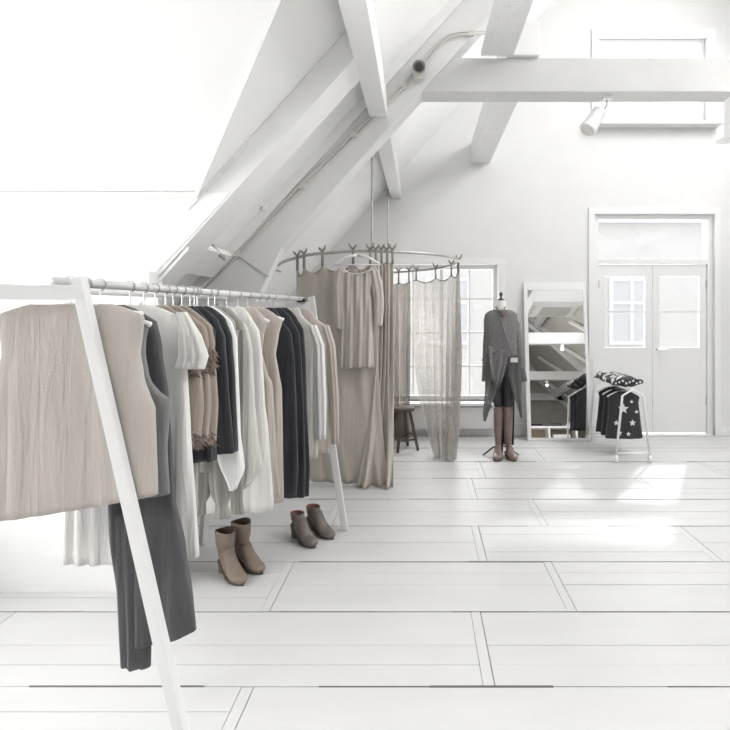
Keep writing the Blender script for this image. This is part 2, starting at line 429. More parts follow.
# ------------------------------------------------------------------ outside
b = NB(); box(b, -12, 16, WY+.3, 24, -3.3, -3.2); g = struct('ground', b, 'paving')
hs = thing('neighbouring_house', 'pale facade of the house across the street seen through the window', 'building', (0, 13, -3.2))
b = NB(); box(b, -6, 9, 0, 3, 0, 6.6); obj('wall', b, 'brick', hs)
b = NB(); prism(b, [(-6.2, -.2, 6.6), (-6.2, 3.2, 6.6), (-6.2, 1.5, 8.2)], (15.4, 0, 0)); obj('roof', b, 'out_dark', hs)
for z in (.9, 3.9):
    for x in (-4.4, -2.2, .1, 2.0, 4.2, 6.4):
        b = NB(); box(b, x, x+1.0, -.05, .02, z, z+1.5); w = obj('window', b, 'out_dark', hs)
        b = NB()
        for (a, c, p, q) in ((0, .08, 0, 1.5), (.92, 1, 0, 1.5), (.46, .54, .08, .9), (.46, .54, .97, 1.42), (.08, .92, 0, .08), (.08, .92, 1.42, 1.5), (.08, .92, .9, .97)):
            box(b, x+a, x+c, -.09, -.05, z+p, z+q)
        obj('window_frame', b, 'white', w)

# ------------------------------------------------------------------ radiator under window
rd = thing('radiator', 'low white panel radiator on the far wall under the window', 'radiator', (.24, WY-.09, .10))
b = NB()
box(b, -.62, .62, -.035, .035, 0, .235, .008)
for i in range(40):
    x = -.60+i*.0305; box(b, x, x+.016, -.043, -.034, .02, .215, .003)
obj('panel', b, 'radi', rd)
b = NB(); box(b, -.63, .63, -.045, .045, .235, .25, .004); obj('top_grille', b, 'radi', rd)
b = NB(); tube(b, [(.63, 0, .04), (.69, 0, .04), (.69, 0, -.10)], .009, 8); obj('pipe', b, 'radi', rd)
for q in (-.5, .46):
    b = NB(); box(b, q, q+.04, .03, .089, .05, .2); obj('bracket', b, 'radi', rd)
b = NB(); tube(b, [(.93, WY-.05, .115), (2.0, WY-.05, .115)], .009, 8); tube(b, [(.93, WY-.05, .145), (2.0, WY-.05, .145)], .009, 8)
tag(obj('heating_pipe', b, 'radi'), 'pair of thin white heating pipes along the wall behind the mirror', 'pipe')

# ------------------------------------------------------------------ conduit, detector, lamps
pth = [(196, 289), (234, 252), (285, 198.5), (370, 115), (418, 66), (432, 47), (440, 38), (449, 32.5), (460, 30.5), (500, 29)]
b = NB()
for dx, dz in ((0, 0), (.020, -.018)):
    tube(b, [(wx(p, 3.88)+dx*(1 if i < 7 else .2), 3.905, wz(q, 3.88)+dz) for i, (p, q) in enumerate(pth)], .0055, 8)
cd = obj('conduit', b, 'pipe', smooth=True); tag(cd, 'twin thin metal conduit pipes climbing the sloping truss and bending to level', 'pipe')
for (p, q) in ((234, 252), (300, 184), (352, 132), (402, 82), (470, 30)):
    x, z = wx(p, 3.88), wz(q, 3.88); b = NB(); box(b, x-.010, x+.030, 3.894, 3.922, z-.028, z+.008, .002)
    obj('clip', b, 'pipe', cd)
sd = thing('ceiling_spotlight', 'dark grey cylindrical spotlight fixed on the truss beside the conduit', 'lamp', (wx(419, 3.88), 3.92, wz(66, 3.88)))
b = NB(); loft(b, [ell(0, y, 0, .001, .001, 20) for y in (0,)]+[]) if False else None
b = NB(); rings = []
for y, r in ((0, .030), (-.02, .034), (-.022, .04), (-.10, .042), (-.11, .036)):
    rings.append([Vector((r*math.cos(a), y, r*math.sin(a)-.25*abs(y))) for a in [2*PI*k/20 for k in range(20)]])
loft(b, rings); obj('housing', b, 'grey_plastic', sd, smooth=False)
b = NB(); loft(b, [[Vector((r*math.cos(a), y, r*math.sin(a)-.034)) for a in [2*PI*k/20 for k in range(20)]] for y, r in ((-.111, .030), (-.125, .024))]); obj('lens', b, 'dark', sd)
b = NB(); loft(b, [[Vector((.038*math.cos(a), y, .038*math.sin(a)-.06)) for a in [2*PI*k/20 for k in range(20)]] for y in (-.015, -.075)]); obj('base', b, 'pipe', sd)
jb = thing('junction_box', 'small white junction box with a cable knob on the sloping truss', 'junction box', (wx(262, 3.9), 3.92, wz(204, 3.9)))
b = NB(); box(b, -.035, .035, -.03, 0, -.045, .045, .008); obj('cover', b, 'white', jb)
b = NB(); tube(b, [(0, -.03, -.02), (0, -.055, -.03)], .014, 10); obj('knob', b, 'pipe', jb)
# cable tray (perforated) under the purlin above the tie beam
ct = thing('cable_tray', 'perforated white metal cable tray running above the tie beam', 'cable tray', (.41, 3.82, 3.176))
b = NB()
wd = .21
for i in range(23):
    y = -.62+.70*i/22; box(b, 0, wd, y, y+.019, 0, .004)
for k in range(9):
    x = k*(wd-.0185)/8; box(b, x, x+.0185, -.62, .10, -.001, .005)
box(b, -.004, 0, -.62, .10, 0, .03); box(b, wd, wd+.004, -.62, .10, 0, .03)
obj('tray', b, 'white', ct)
for y in (-.5, -.0):
    b = NB(); tube(b, [(.1, y, .004), (.1, y, .9)], .006, 6); obj('hanger_rod', b, 'chrome', ct)

def spotlight(name, loc, label, rz=0, lit=False, s=1.0):
    t = thing(name, label, 'lamp', loc, rz, 'track spotlights on the tie beams')
    b = NB(); box(b, -.03*s, .03*s, -.03*s, .03*s, -.02, 0, .003); obj('mount', b, 'white', t)
    b = NB(); tube(b, [(0, 0, -.02), (.0, 0, -.06), (-.06*s, 0, -.12*s)], .007, 8); obj('arm', b, 'chrome', t)
    b = NB(); d = Vector((-.55, -.2, -.8)).normalized(); p = Vector((-.05*s, 0, -.10*s))
    tube(b, [p-d*.02, p, p+d*.12*s, p+d*.17*s, p+d*.175*s], [.02*s, .048*s, .055*s, .06*s, .05*s], 18); obj('head', b, 'white', t)
    b = NB(); tube(b, [p+d*.17*s, p+d*.185*s], .045*s, 16); obj('bulb', b, 'lamp' if lit else 'pipe', t)
spotlight('track_spotlight', (wx(607, 4.04), 4.04, 2.94), 'white spotlight hanging unlit under the near tie beam by the upper window', 0)
spotlight('track_spotlight', (3.45, -.72, 2.93), 'lit spotlight on the tie beam reflected in the upper half of the mirror', -PI/2, True, .8)
spotlight('track_spotlight', (4.1, -5.62, 2.93), 'lit spotlight on the farther tie beam reflected lower in the mirror', -PI/2, True, .9)

# driftwood on purlin
b = NB()
for i in range(3):
    pts = [(wx(196+i*4, 3.7), 3.45+i*.06, 1.88+i*.008), (wx(207, 3.7), 3.55, 1.875+i*.02), (wx(217+i, 3.75), 3.62, 1.83+i*.01), (wx(229, 3.8), 3.72, 1.80-i*.01)]
    tube(b, pts, [.012, .028, .022, .008], 7)
o = obj('driftwood', b, 'drift', smooth=True); tag(o, 'bleached gnarled driftwood piece resting on the ledge at the truss foot', 'driftwood')

# ------------------------------------------------------------------ big clothes rack
def railx(Y): return -1.128+.0905*Y
RZL = 1.53
ra = math.atan(.0905)
rk = thing('clothes_rack', 'long white frame clothes rack along the left side of the floor', 'clothes rack', (railx(2.7), 2.7, 0))
def rel(o, p): return Vector(p)-o.location
Yn, Yf = 1.56, 3.84
b = NB(); tube(b, [rel(rk, (railx(Yn), Yn, RZL)), rel(rk, (railx(Yf), Yf, RZL))], .013, 12); obj('rail', b, 'rack', rk, smooth=True)
b = NB(); tube(b, [rel(rk, (railx(Yn)-.46, Yn, RZL)), rel(rk, (railx(Yf)-.46, Yf-.14, RZL))], .013, 12); obj('rail', b, 'rack', rk, smooth=True)
def beam_part(name, p, q, w, d):
    p, q = rel(rk, p), rel(rk, q); v = q-p; L = v.length
    m = v.to_track_quat('Z', 'Y').to_matrix().to_4x4(); m.translation = p
    b = NB(); box(b, -w/2, w/2, -d/2, d/2, 0, L, .004, m); return obj(name, b, 'rack', rk)
beam_part('crossbar', (-1.45, Yn, 1.50), (-.90, Yn, 1.50), .035, .04)
beam_part('crossbar', (-1.25, Yf-.1, 1.487), (-.735, Yf, 1.487), .045, .045)
beam_part('leg', (-.922, Yn, 1.54), (-.560, Yn-.02, 0), .031, .031)
beam_part('leg', (-1.45, Yn, 1.54), (-1.70, Yn-.02, 0), .034, .066)
beam_part('leg', (wx(311, Yf), Yf, 1.545), (wx(345, Yf), Yf-.01, 0), .034, .042)
beam_part('leg', (wx(224, Yf-.1)-.02, Yf-.12, 1.50), (wx(203, 3.6), 3.60, 0), .034, .042)
b = NB(); box(b, -.05, .0, -.012, .012, -.012, .012); o = obj('bolt', b, 'dark', rk, loc=rel(rk, (railx(Yf)+.02, Yf-.035, 1.52)))

def interp(pts, y):
    if y <= pts[0][0]: return pts[0][1]
    for (a, u), (c, v) in zip(pts, pts[1:]):
        if y <= c:
            t = (y-a)/(c-a); t = t*t*(3-2*t)*.5+t*.5
            return u+(v-u)*t
    return pts[-1][1]
LAST = [.2, .138]
def make_hanger(Y, label, half=None, mtl='hang', clip=False):
    half = half or LAST[0]; zt = -LAST[1]
    t = thing('coat_hanger', label, 'hanger', (railx(Y), Y, RZL), -ra, 'hangers on the long rack')
    b = NB()
    for s in (-1, 1):
        tube(b, [(0, 0, -.062), (s*half*.45, 0, -.062+(zt+.062)*.36), (s*half*.85, 0, -.062+(zt+.062)*.84), (s*half, 0, zt)], [.006, .007, .007, .008], 8)
    obj('body', b, mtl, t, smooth=True)
    b = NB(); pts = [(0, 0, -.062), (0, 0, -.035)]+[(.018*math.sin(a), 0, .0-.018*math.cos(a)+.0) for a in [PI*.0+k*PI*1.35/8 for k in range(9)]]
    tube(b, pts, .0022, 6); obj('hook', b, 'chrome', t)
    return t
def garment(name, label, cat, Y, prof, m, hem=None, left=None, thick=.03, fold=.35, k=9, neck=.075, sleeves=None, group=None, slope=0, bare=False):
    """prof: silhouette points (photo row, photo column of right edge) read at this garment's own depth Y"""
    s = F/Y; hk = CX+railx(Y)*s
    P = [((CY+(-RZL+H)*s-py)/s, (px-hk)/s) for py, px in prof]       # (local z, half width)
    P = [(-z, w) for z, w in P]                                         # distance below rail
    Lp = [(-((CY+(-RZL+H)*s-py)/s), (hk-px)/s) for py, px in left] if left else P
    if hem is None: hem = P[-1][0]
    t = thing(name, label, cat, (railx(Y), Y, RZL), -ra, group)
    z0 = .062; zs = P[0][0]
    LAST[0] = max(.1, min(.21, P[0][1]-.012+(.02 if bare else 0))); LAST[1] = max(.085, zs+.010-(.012 if bare else 0))
    rings = []; n = 60; NZ = 34
    ph = random.uniform(0, 6)
    for i in range(NZ+1):
        u = i/NZ; d = z0+(hem-z0)*u**1.25
        if d < zs:
            q = (d-z0)/max(1e-4, zs-z0); wr = neck+(P[0][1]-neck)*q**.8; wl = neck+(Lp[0][1]-neck)*q**.8; th = .012+.014*q
            if i == 0: th = .012
        else: wr = interp(P, d); wl = interp(Lp, d); th = min(thick, .026+.06*(d-zs))
        ff = fold*min(1, max(0, (d-zs)/.5))
        ring = []
        for j in range(n):
            a = 2*PI*j/n; c, sn = math.cos(a), math.sin(a)
            cen = (wr-wl)/2; w = (wr+wl)/2
            x = cen+w*math.copysign(abs(c)**.85, c)*(1+.02*ff*math.sin(k*a+ph))
            y = th*math.copysign(abs(sn)**.6, sn)*(1+ff*math.sin(k*x/.12+ph+d*1.3)*.9)+ff*.008*math.sin(23*x+ph+2*d)
            zz = -d-(slope*x if u > .5 else 0)*((u-.5)*2 if u > .5 else 0)
            ring.append(Vector((x, y, zz)))
        rings.append(ring)
    b = NB(); loft(b, rings, cap=False)
    obj('body', b, m, t, smooth=True, solid=.003)
    for sl in (sleeves or []):
        # each: (side, [(row, column)...], radius list)
        pts = [(( px-hk)/s, -.004, (CY-(py))/s+H-RZL) for py, px in sl[0]]
        b = NB(); rr = [r for r in sl[1]]; rings = []
        fine = []
        for a in range(len(pts)-1):
            for q in range(5):
                f = q/5; fine.append((Vector(pts[a]).lerp(Vector(pts[a+1]), f), rr[a]+(rr[a+1]-rr[a])*f))
        fine.append((Vector(pts[-1]), rr[-1]))
        for ii, (p, r) in enumerate(fine):
            rings.append([Vector((p.x+r*math.cos(a)*(1+.06*math.sin(5*a+ii*.2)), p.y+min(r*.62, .028)*math.sin(a)*(1+.25*math.sin(7*a)), p.z)) for a in [2*PI*q/24 for q in range(24)]])
        loft(b, rings, cap=True)
        obj('sleeve', b, sl[2] if len(sl) > 2 else m, t, smooth=True)
    return t
def fur_band(t, pts, r, lab='shaggy fur trim'):
    b = NB(); pts = [Vector(p) for p in pts]
    for k in range(len(pts)-1):
        for q in range(9):
            p = pts[k].lerp(pts[k+1], q/9)
            for h in range(16):
                a = random.uniform(0, 2*PI); e = random.uniform(-.8, .5)
                d = Vector((math.cos(a)*.8, math.sin(a)*.8-.3, -.5+e*.5)).normalized()
                st = p+Vector((random.uniform(-1, 1), random.uniform(-1, 1), random.uniform(-1, 1)))*r*.5
                L = r*random.uniform(.8, 1.5); sd = d.orthogonal().normalized()*r*.16; s2 = d.cross(sd)
                v = [b.verts.new(st+sd), b.verts.new(st-sd*.5+s2*.8), b.verts.new(st-sd*.5-s2*.8), b.verts.new(st+d*L)]
                b.faces.new((v[0], v[1], v[3])); b.faces.new((v[1], v[2], v[3])); b.faces.new((v[2], v[0], v[3])); b.faces.new((v[0], v[2], v[1]))
    tube(b, pts, r*.7, 8)
    o = obj('fur_trim', b, 'fur', t); o['label'] = lab; return o
def hg(Y, txt, **k): make_hanger(Y, 'white hanger carrying the '+txt, **k)

garment('sleeveless_top', 'beige linen sleeveless top, nearest on the long rack', 'top', 1.625,
        [(315, 147), (329, 145.5), (353, 142.5), (377, 146), (397, 153), (408, 158), (455, 159.6), (498, 161), (508, 161)], 'beige', slope=-.18, fold=.15, neck=.12, thick=.035, bare=True); hg(1.625, 'nearest beige linen top')
garment('sleeveless_top', 'grey sleeveless top with deep armholes behind the beige top', 'top', 1.69,
        [(325, 151), (340, 147.5), (353, 147), (377, 151), (391, 160), (397, 172), (410, 173), (450, 170), (500, 173)], 'grey', slope=-.1, fold=.2, neck=.07, bare=True); hg(1.69, 'grey sleeveless top')
t = garment('trousers', 'long charcoal wide trousers hanging lowest beneath the beige top', 'trousers', 1.755,
        [(322, 158), (345, 163), (400, 171), (450, 175), (500, 178), (560, 188), (620, 196), (653, 199)], 'char', left=[(322, 112), (400, 108), (530, 112), (600, 120), (653, 132)], fold=.45, k=7, thick=.028, slope=-.28,
        sleeves=[([(505, 136), (560, 137), (610, 138), (662, 139)], [.062, .056, .050, .045])])
hg(1.755, 'long charcoal trousers')
t = garment('dress', 'white cotton dress with short fluttering sleeve next to the charcoal trousers', 'dress', 1.905,
        [(322, 190), (345, 187), (375, 189), (430, 192), (500, 198), (560, 201)], 'ivory', slope=-.08, fold=.45, k=13,
        sleeves=[([(312, 184), (335, 193), (355, 197), (368, 193)], [.018, .036, .048, .050])]); hg(1.905, 'white cotton dress')
vest = [(1.985, 'front', [(330, 200), (345, 203), (362, 196), (376, 203), (405, 205), (436, 202)]),
        (2.055, 'middle', [(328, 208), (345, 210), (362, 204), (376, 211), (405, 212), (438, 209)]),
        (2.125, 'rear', [(326, 213), (345, 216), (356, 212), (370, 217), (405, 219), (440, 217)])]
for Y, wd, pr in vest:
    t = garment('fur_vest', wd+('most' if wd != 'middle' else '')+' of three taupe suede vests with shaggy fur edging', 'vest', Y, pr, 'taupe', fold=.25, group='fur trimmed vests', thick=.04)
    s = F/Y; hk = CX+railx(Y)*s
    fp = lambda px, py: ((px-hk)/s, -.03, (CY-py)/s+H-RZL)
    dx = pr[-1][1]
    fur_band(t, [fp(dx-26, 432), fp(dx-12, 437), fp(dx-1, 434)], .030, 'shaggy fur hem')
    fur_band(t, [fp(dx-10, 345), fp(dx, 352), fp(dx-2, 364), fp(dx-8, 374)], .026, 'shaggy fur armhole edge')
    fur_band(t, [fp(dx-27, 372), fp(dx-16, 380), fp(dx-14, 400), fp(dx-15, 425)], .013, 'fur front edge')
    hg(Y, wd+('most' if wd != 'middle' else '')+' of the fur edged vests')
garment('pleated_skirt', 'black gathered skirt hem showing under the fur edged vests', 'skirt', 2.18, [(330, 216), (345, 216), (440, 216), (459, 217)], 'black', fold=.5, k=14, thick=.04)
hg(2.18, 'black gathered skirt')
garment('knitted_top', 'plain black top right behind the fur edged vests', 'top', 2.245, [(320, 219), (338, 226), (380, 229), (452, 235)], 'black', fold=.3); hg(2.245, 'black top behind the vests')
garment('knitted_top', 'black top touching the cream blouse on its right', 'top', 2.31, [(318, 226), (338, 233), (380, 236), (450, 239)], 'black', fold=.3); hg(2.31, 'black top touching the cream blouse')
garment('blouse', 'dove grey blouse with two full sleeves gathered into elastic cuffs', 'blouse', 2.37, [(322, 236), (345, 236), (400, 234), (470, 222)], 'dove', fold=.3,
        sleeves=[([(330, 232), (400, 226), (455, 221), (478, 222), (496, 223), (503, 223), (516, 224)], [.03, .035, .042, .052, .040, .026, .034]),
                 ([(330, 176), (400, 196), (455, 202), (478, 203), (496, 202), (502, 201), (514, 200)], [.03, .035, .042, .044, .036, .022, .026])]); hg(2.37, 'dove grey cuffed blouse')
garment('blouse', 'off white blouse whose pointed hem ends above the taupe boots', 'blouse', 2.345, [(322, 233), (340, 238), (430, 241), (468, 245), (488, 237)], 'white_f', left=[(322, 165), (430, 205), (455, 219), (488, 232)], fold=.25); hg(2.345, 'pointed off white blouse')
garment('blouse', 'dark grey blouse mostly hidden, one gathered sleeve cuff hanging out', 'blouse', 2.47, [(322, 244), (345, 246), (400, 244), (470, 240)], 'dove', fold=.3,
        sleeves=[([(330, 240), (400, 240), (455, 238), (480, 237), (497, 238), (512, 239)], [.03, .035, .038, .036, .026, .03])]); hg(2.47, 'dark grey blouse')
garment('tunic', 'long cream tunic with slanting hem between black and white clothes', 'tunic', 2.53, [(316, 238), (328, 248), (350, 253), (400, 255), (430, 258), (466, 263), (486, 249)], 'cream', left=[(316, 180), (430, 215), (460, 236), (486, 246)], fold=.3,
        ); hg(2.53, 'long cream tunic')
garment('tunic', 'long white tunic reaching lowest beside the taupe sleeveless tops', 'tunic', 2.65, [(318, 252), (332, 260), (360, 263), (400, 265), (434, 269), (505, 274), (511, 273)], 'ivory', slope=-.05, fold=.3); hg(2.65, 'long white tunic')
garment('sleeveless_top', 'left one of two sand sleeveless tops with wide armholes', 'top', 2.78, [(322, 268), (335, 264), (352, 262), (372, 267), (384, 273), (440, 276), (496, 280)], 'sand', fold=.4, bare=True); hg(2.78, 'left sand sleeveless top')
garment('sleeveless_top', 'right one of two sand sleeveless tops, next to black clothes', 'top', 2.90, [(320, 283), (335, 279), (355, 276), (372, 279), (388, 282), (440, 283), (501, 284)], 'sand', fold=.4, bare=True); hg(2.90, 'right sand sleeveless top')
garment('long_cardigan', 'leftmost of three long black cardigans at the rack middle', 'cardigan', 3.05, [(322, 284), (334, 292), (360, 295), (400, 297), (470, 299), (494, 297)], 'black', fold=.3, group='three long black cardigans'); hg(3.05, 'leftmost long black cardigan')
garment('long_cardigan', 'middle of three long black cardigans on the rack', 'cardigan', 3.16, [(318, 292), (334, 300), (360, 302), (400, 304), (470, 306), (496, 305)], 'black', fold=.3, group='three long black cardigans'); hg(3.16, 'middle long black cardigan')
garment('long_cardigan', 'rightmost of three long black cardigans, beside cream cardigan', 'cardigan', 3.27, [(316, 296), (330, 304), (360, 306), (400, 307), (470, 310), (495, 309)], 'black', fold=.3, group='three long black cardigans'); hg(3.27, 'rightmost long black cardigan')
garment('cardigan', 'cream cardigan with long sleeve near the far end of the rack', 'cardigan', 3.50, [(316, 302), (326, 313), (345, 318), (400, 318), (457, 318)], 'cream', fold=.25, thick=.035,
        sleeves=[([(325, 312), (345, 319), (400, 320.5), (438, 321)], [.032, .036, .040, .036], 'white_f')]); hg(3.50, 'cream cardigan')
garment('shirt', 'pale sand shirt with long sleeve, farthest on the long rack', 'shirt', 3.70, [(318, 316), (326, 326), (345, 330), (400, 330), (452, 330)], 'tan', fold=.2, thick=.035,
        sleeves=[([(325, 325), (345, 331), (400, 335), (443, 336)], [.030, .032, .030, .024])]); hg(3.70, 'pale sand shirt')

# ------------------------------------------------------------------ ring with curtains
rc = Vector((-.526, 5.65, 1.95)); RR = .89
ZT = [(-152, -.10), (-135, -.06), (-115, -.025), (-90, -.006), (-45, -.008), (0, -.018), (45, -.05), (90, -.075), (115, -.08)]
def rp(phi, r=RR, z=0): a = math.radians(phi); return Vector((rc.x+r*math.cos(a), rc.y+r*math.sin(a), rc.z+z+interp(ZT, phi)))
cr = thing('curtain_ring', 'large round metal curtain ring hung on thin rods as a fitting booth', 'curtain rail', rc)
b = NB(); tube(b, [rp(-151+262*k/64)-rc for k in range(65)], .0135, 10); obj('ring_rail', b, 'ring', cr, smooth=True)
for (px, Y, zt, zb) in ((372, 4.775, 2.86, 1.945), (388, 6.525, 2.77, 1.88)):
    x = wx(px, Y); b = NB(); tube(b, [(x-rc.x, Y-rc.y, zb-rc.z), (x-rc.x, Y-rc.y, zt-rc.z+.05)], .009, 8)
    rod = obj('suspension_rod', b, 'ring', cr)
    b = NB(); box(b, x-rc.x-.03, x-rc.x+.03, Y-rc.y-.02, Y-rc.y+.02, zt-rc.z-.03, zt-rc.z, .004); tube(b, [(x-rc.x-.06, Y-rc.y, zt-rc.z-.02), (x-rc.x+.05, Y-rc.y, zt-rc.z-.05)], .006, 6); obj('hook', b, 'ring', rod)
x = wx(277, 5.1); b = NB(); tube(b, [rp(-151)-rc+Vector((-.03, .01, .03)), rp(-151)-rc, rp(-151)-rc+Vector((.0, -.02, -.035)), rp(-151)-rc+Vector((.05, -.03, -.05))], .009, 8); obj('bracket', b, 'ring', cr)

def bow(parent, p, m, up=.05, drop=.08, seed=0):
    rnd = random.Random(seed); b = NB()
    p = Vector(p)-parent.location
    # band round the rail
    d = Vector((0, -1, 0))
    tube(b, [p+Vector((0, -.02, -drop)), p+Vector((0, -.024, -.02)), p+Vector((0, -.012, .018)), p+Vector((0, .014, .014)), p+Vector((0, .014, -.02)), p+Vector((.004, -.01, -drop))], .009, 6)
    for s in (-1, 1):
        tube(b, [p+Vector((0, -.02, .012)), p+Vector((s*.02, -.03, .035)), p+Vector((s*.035*rnd.uniform(.6, 1.2), -.03, up*rnd.uniform(.8, 1.4)))], [.008, .009, .005], 6)
    obj('tie', b, 'tie', parent, smooth=True)
def curtain(name, label, a0, a1, m, straps, nf, amp, drop, bottom=None, fullness=1.0, rr=RR, sag=.05, floorgap=.01, tm='curtain', pool=0, seed=1, pw=1.7):
    t = thing(name, label, 'curtain', (rc.x, rc.y, 0), 0, 'curtains of the round fitting booth')
    NU, NV = 150, 44; b = NB(); V = []
    top = rc.z-drop
    rnd = random.Random(seed); ph = [rnd.uniform(0, 6) for _ in range(4)]
    for j in range(NV+1):
        v = j/NV; row = []
        for i in range(NU+1):
            u = i/NU
            ue = u+.012*math.sin(nf*2*PI*u+ph[0])
            a = a0+(a1-a0)*ue; dzr = interp(ZT, a)
            amp_v = amp*(.35+.65*min(1, v*2.2))
            off = amp_v*(math.sin(nf*2*PI*u+ph[0]+.5*v)+.45*math.sin(nf*2.7*PI*u+ph[1]+v*1.1))
            P = rp(a, rr+off)
            # scallop between ties
            ds = min(abs(a-s) for s in straps); lo = [s for s in straps if s <= a]; hi = [s for s in straps if s > a]
            if lo and hi:
                g = abs(hi[0]-lo[-1]) if straps == sorted(straps) else 20
                q = (a-lo[-1])/max(1e-3, hi[0]-lo[-1]); sg = sag*4*q*(1-q)
            else: sg = sag*min(1, ds/10)*1.3
            zt = top-sg+dzr
            z = zt+(floorgap-zt)*v
            if bottom:
                B = bottom(u); w = max(0, (v-.25)/.75)**pw
                x = P.x+(B[0]-P.x)*w; y = P.y+(B[1]-P.y)*w
                x += off*.5*w*math.cos(math.radians(a)); y += off*.9*w
                if len(B) > 2: z = zt+(B[2]-zt)*v
            else: x, y = P.x, P.y
            if pool and v > .94: y -= pool*(v-.94)/.06*(.6+.4*math.sin(nf*2*PI*u*1.3)); z = max(z, .008)
            row.append(b.verts.new((x-rc.x, y-rc.y, z)))
        V.append(row)
    for j in range(NV):
        for i in range(NU):
            b.faces.new((V[j][i], V[j][i+1], V[j+1][i+1], V[j+1][i]))
    obj('cloth', b, m, t, smooth=True, solid=.004 if m not in ('sheer', 'sheer2') else 0)
    # top hem
    b = NB(); tube(b, [v.co.copy() if hasattr(v, 'co') else v for v in []] or [Vector((p[0], p[1], p[2])) for p in HEM(a0, a1, rr, top, straps, sag)], .006, 6)
    obj('top_hem', b, tm, t, smooth=True)
    for k, s in enumerate(straps):
        bow(t, rp(s), tm, drop=drop+.01, seed=seed*10+k)
    return t
def HEM(a0, a1, rr, top, straps, sag):
    out = []
    for i in range(50):
        a = a0+(a1-a0)*i/49
        lo = [s for s in straps if s <= a]; hi = [s for s in straps if s > a]
        if lo and hi:
            q = (a-lo[-1])/max(1e-3, hi[0]-lo[-1]); sg = sag*4*q*(1-q)
        else: sg = sag*min(1, min(abs(a-s) for s in straps)/10)*1.3
        p = rp(a, rr); out.append((p.x-rc.x, p.y-rc.y, top-sg+interp(ZT, a)))
    return out
curtain('curtain', 'opaque greige curtain tied on the near left of the round rail', -127, -80, 'curtain', [-126, -121, -109, -92, -83], 5, .016, .10, seed=3, sag=.06,
        bottom=lambda u: (-.93+.66*u, 4.90-.12*u))
curtain('curtain', 'greige curtain gathered in deep folds right of the hanging dress', -80, -70.5, 'curtain', [-80, -77, -74, -71], 5, .030, .09, seed=5, sag=.01,
        bottom=lambda u: (-.52+.30*u, 4.80-.08*math.sin(u*9)), pool=.02)
curtain('curtain', 'sheer linen curtain on the right, its hem bunched on the floor', -6, 60, 'sheer', [-3, 4, 20, 40, 58], 8, .030, .10, seed=8, sag=.04,
        bottom=lambda u: (.325-.20*u, 5.56+.16*u+.05*math.sin(u*40)), tm='sheer2', pw=2.6)
curtain('curtain', 'narrow dense linen curtain hanging behind the wooden stool', 63, 82, 'sheer2', [64, 72, 81], 4, .045, .12, seed=9, sag=.02, tm='sheer2')
# hanging dress on a white hanger in front of the greige curtain
Yd = 4.70; sd_ = F/Yd
xd = wx(357, Yd)
hgd = thing('coat_hanger', 'white wooden hanger with bar, hooked on the round curtain rail', 'hanger', (xd, Yd, 1.95))
b = NB()
for s in (-1, 1): tube(b, [(0, 0, -.045), (s*.09, 0, -.065), (s*.17, 0, -.112), (s*.185, 0, -.128)], [.010, .011, .010, .010], 8)
tube(b, [(-.175, 0, -.125), (.175, 0, -.125)], .006, 8)
obj('body', b, 'hang', hgd, smooth=True)
b = NB(); tube(b, [(0, 0, -.045), (0, 0, -.01), (-.006, .02, .012), (-.003, .055, .022), (0, .08, .008), (0, .082, -.01)], .003, 6); obj('hook', b, 'chrome', hgd)
dr = thing('dress', 'short greige off shoulder dress hanging on the round curtain rail', 'dress', (xd, Yd-.01, 1.95))
prof = [(.165, .125, .03), (.20, .140, .04), (.26, .130, .042), (.32, .112, .036), (.335, .108, .034), (.40, .118, .042), (.6, .126, .046), (.80, .133, .05), (.955, .138, .052)]
rings = []
for i in range(40):
    d = .165+(.955-.165)*i/39
    w = interp([(a, c) for a, c, e in prof], d); th = interp([(a, e) for a, c, e in prof], d)
    ring = []
    for j in range(96):
        a = 2*PI*j/96; c, sn = math.cos(a), math.sin(a); x = w*math.copysign(abs(c)**.85, c)
        y = th*math.copysign(abs(sn)**.7, sn)*(1+.26*math.sin(x*80+.9*math.sin(d*7))+.18*math.sin(x*170+4*d))
        dip = .035*(1-(x/.13)**2) if d < .22 and sn < 0 and abs(x) < .13 else 0
        if d < .22: dip *= (.22-d)/.055
        ring.append(Vector((x, y, -d-dip)))
    rings.append(ring)
b = NB(); loft(b, rings, cap=False); obj('body', b, 'dress', dr, smooth=True, solid=.003)
for s, pts in ((1, [(.14, -.15), (.165, -.18), (.19, -.28), (.21, -.42), (.205, -.58), (.20, -.63)]), (-1, [(.14, -.15), (.16, -.20), (.17, -.32), (.165, -.46), (.16, -.6), (.158, -.66)])):
    rings = []; R_ = [.035, .045, .055, .05, .042, .035]
    fine = []
    for a in range(len(pts)-1):
        for q in range(4):
            f = q/4; fine.append(((pts[a][0]*(1-f)+pts[a+1][0]*f), pts[a][1]*(1-f)+pts[a+1][1]*f, R_[a]*(1-f)+R_[a+1]*f))
    for (px_, pz_, r) in fine:
        rings.append([Vector((s*px_*.86+r*.85*math.cos(a), -.008+.6*r*math.sin(a)*(1+.2*math.sin(6*a)), pz_)) for a in [2*PI*q/30 for q in range(30)]])
    b = NB(); loft(b, rings); obj('sleeve', b, 'dress', dr, smooth=True)
b = NB(); tube(b, [(-.125+.25*i/16, -.05+.0*i, -.165-.037*(1-((i-8)/8)**2)) for i in range(17)], .006, 6); o = obj('neckline_piping', b, 'ivory', dr, smooth=True); o['label'] = 'pale neckline piping'

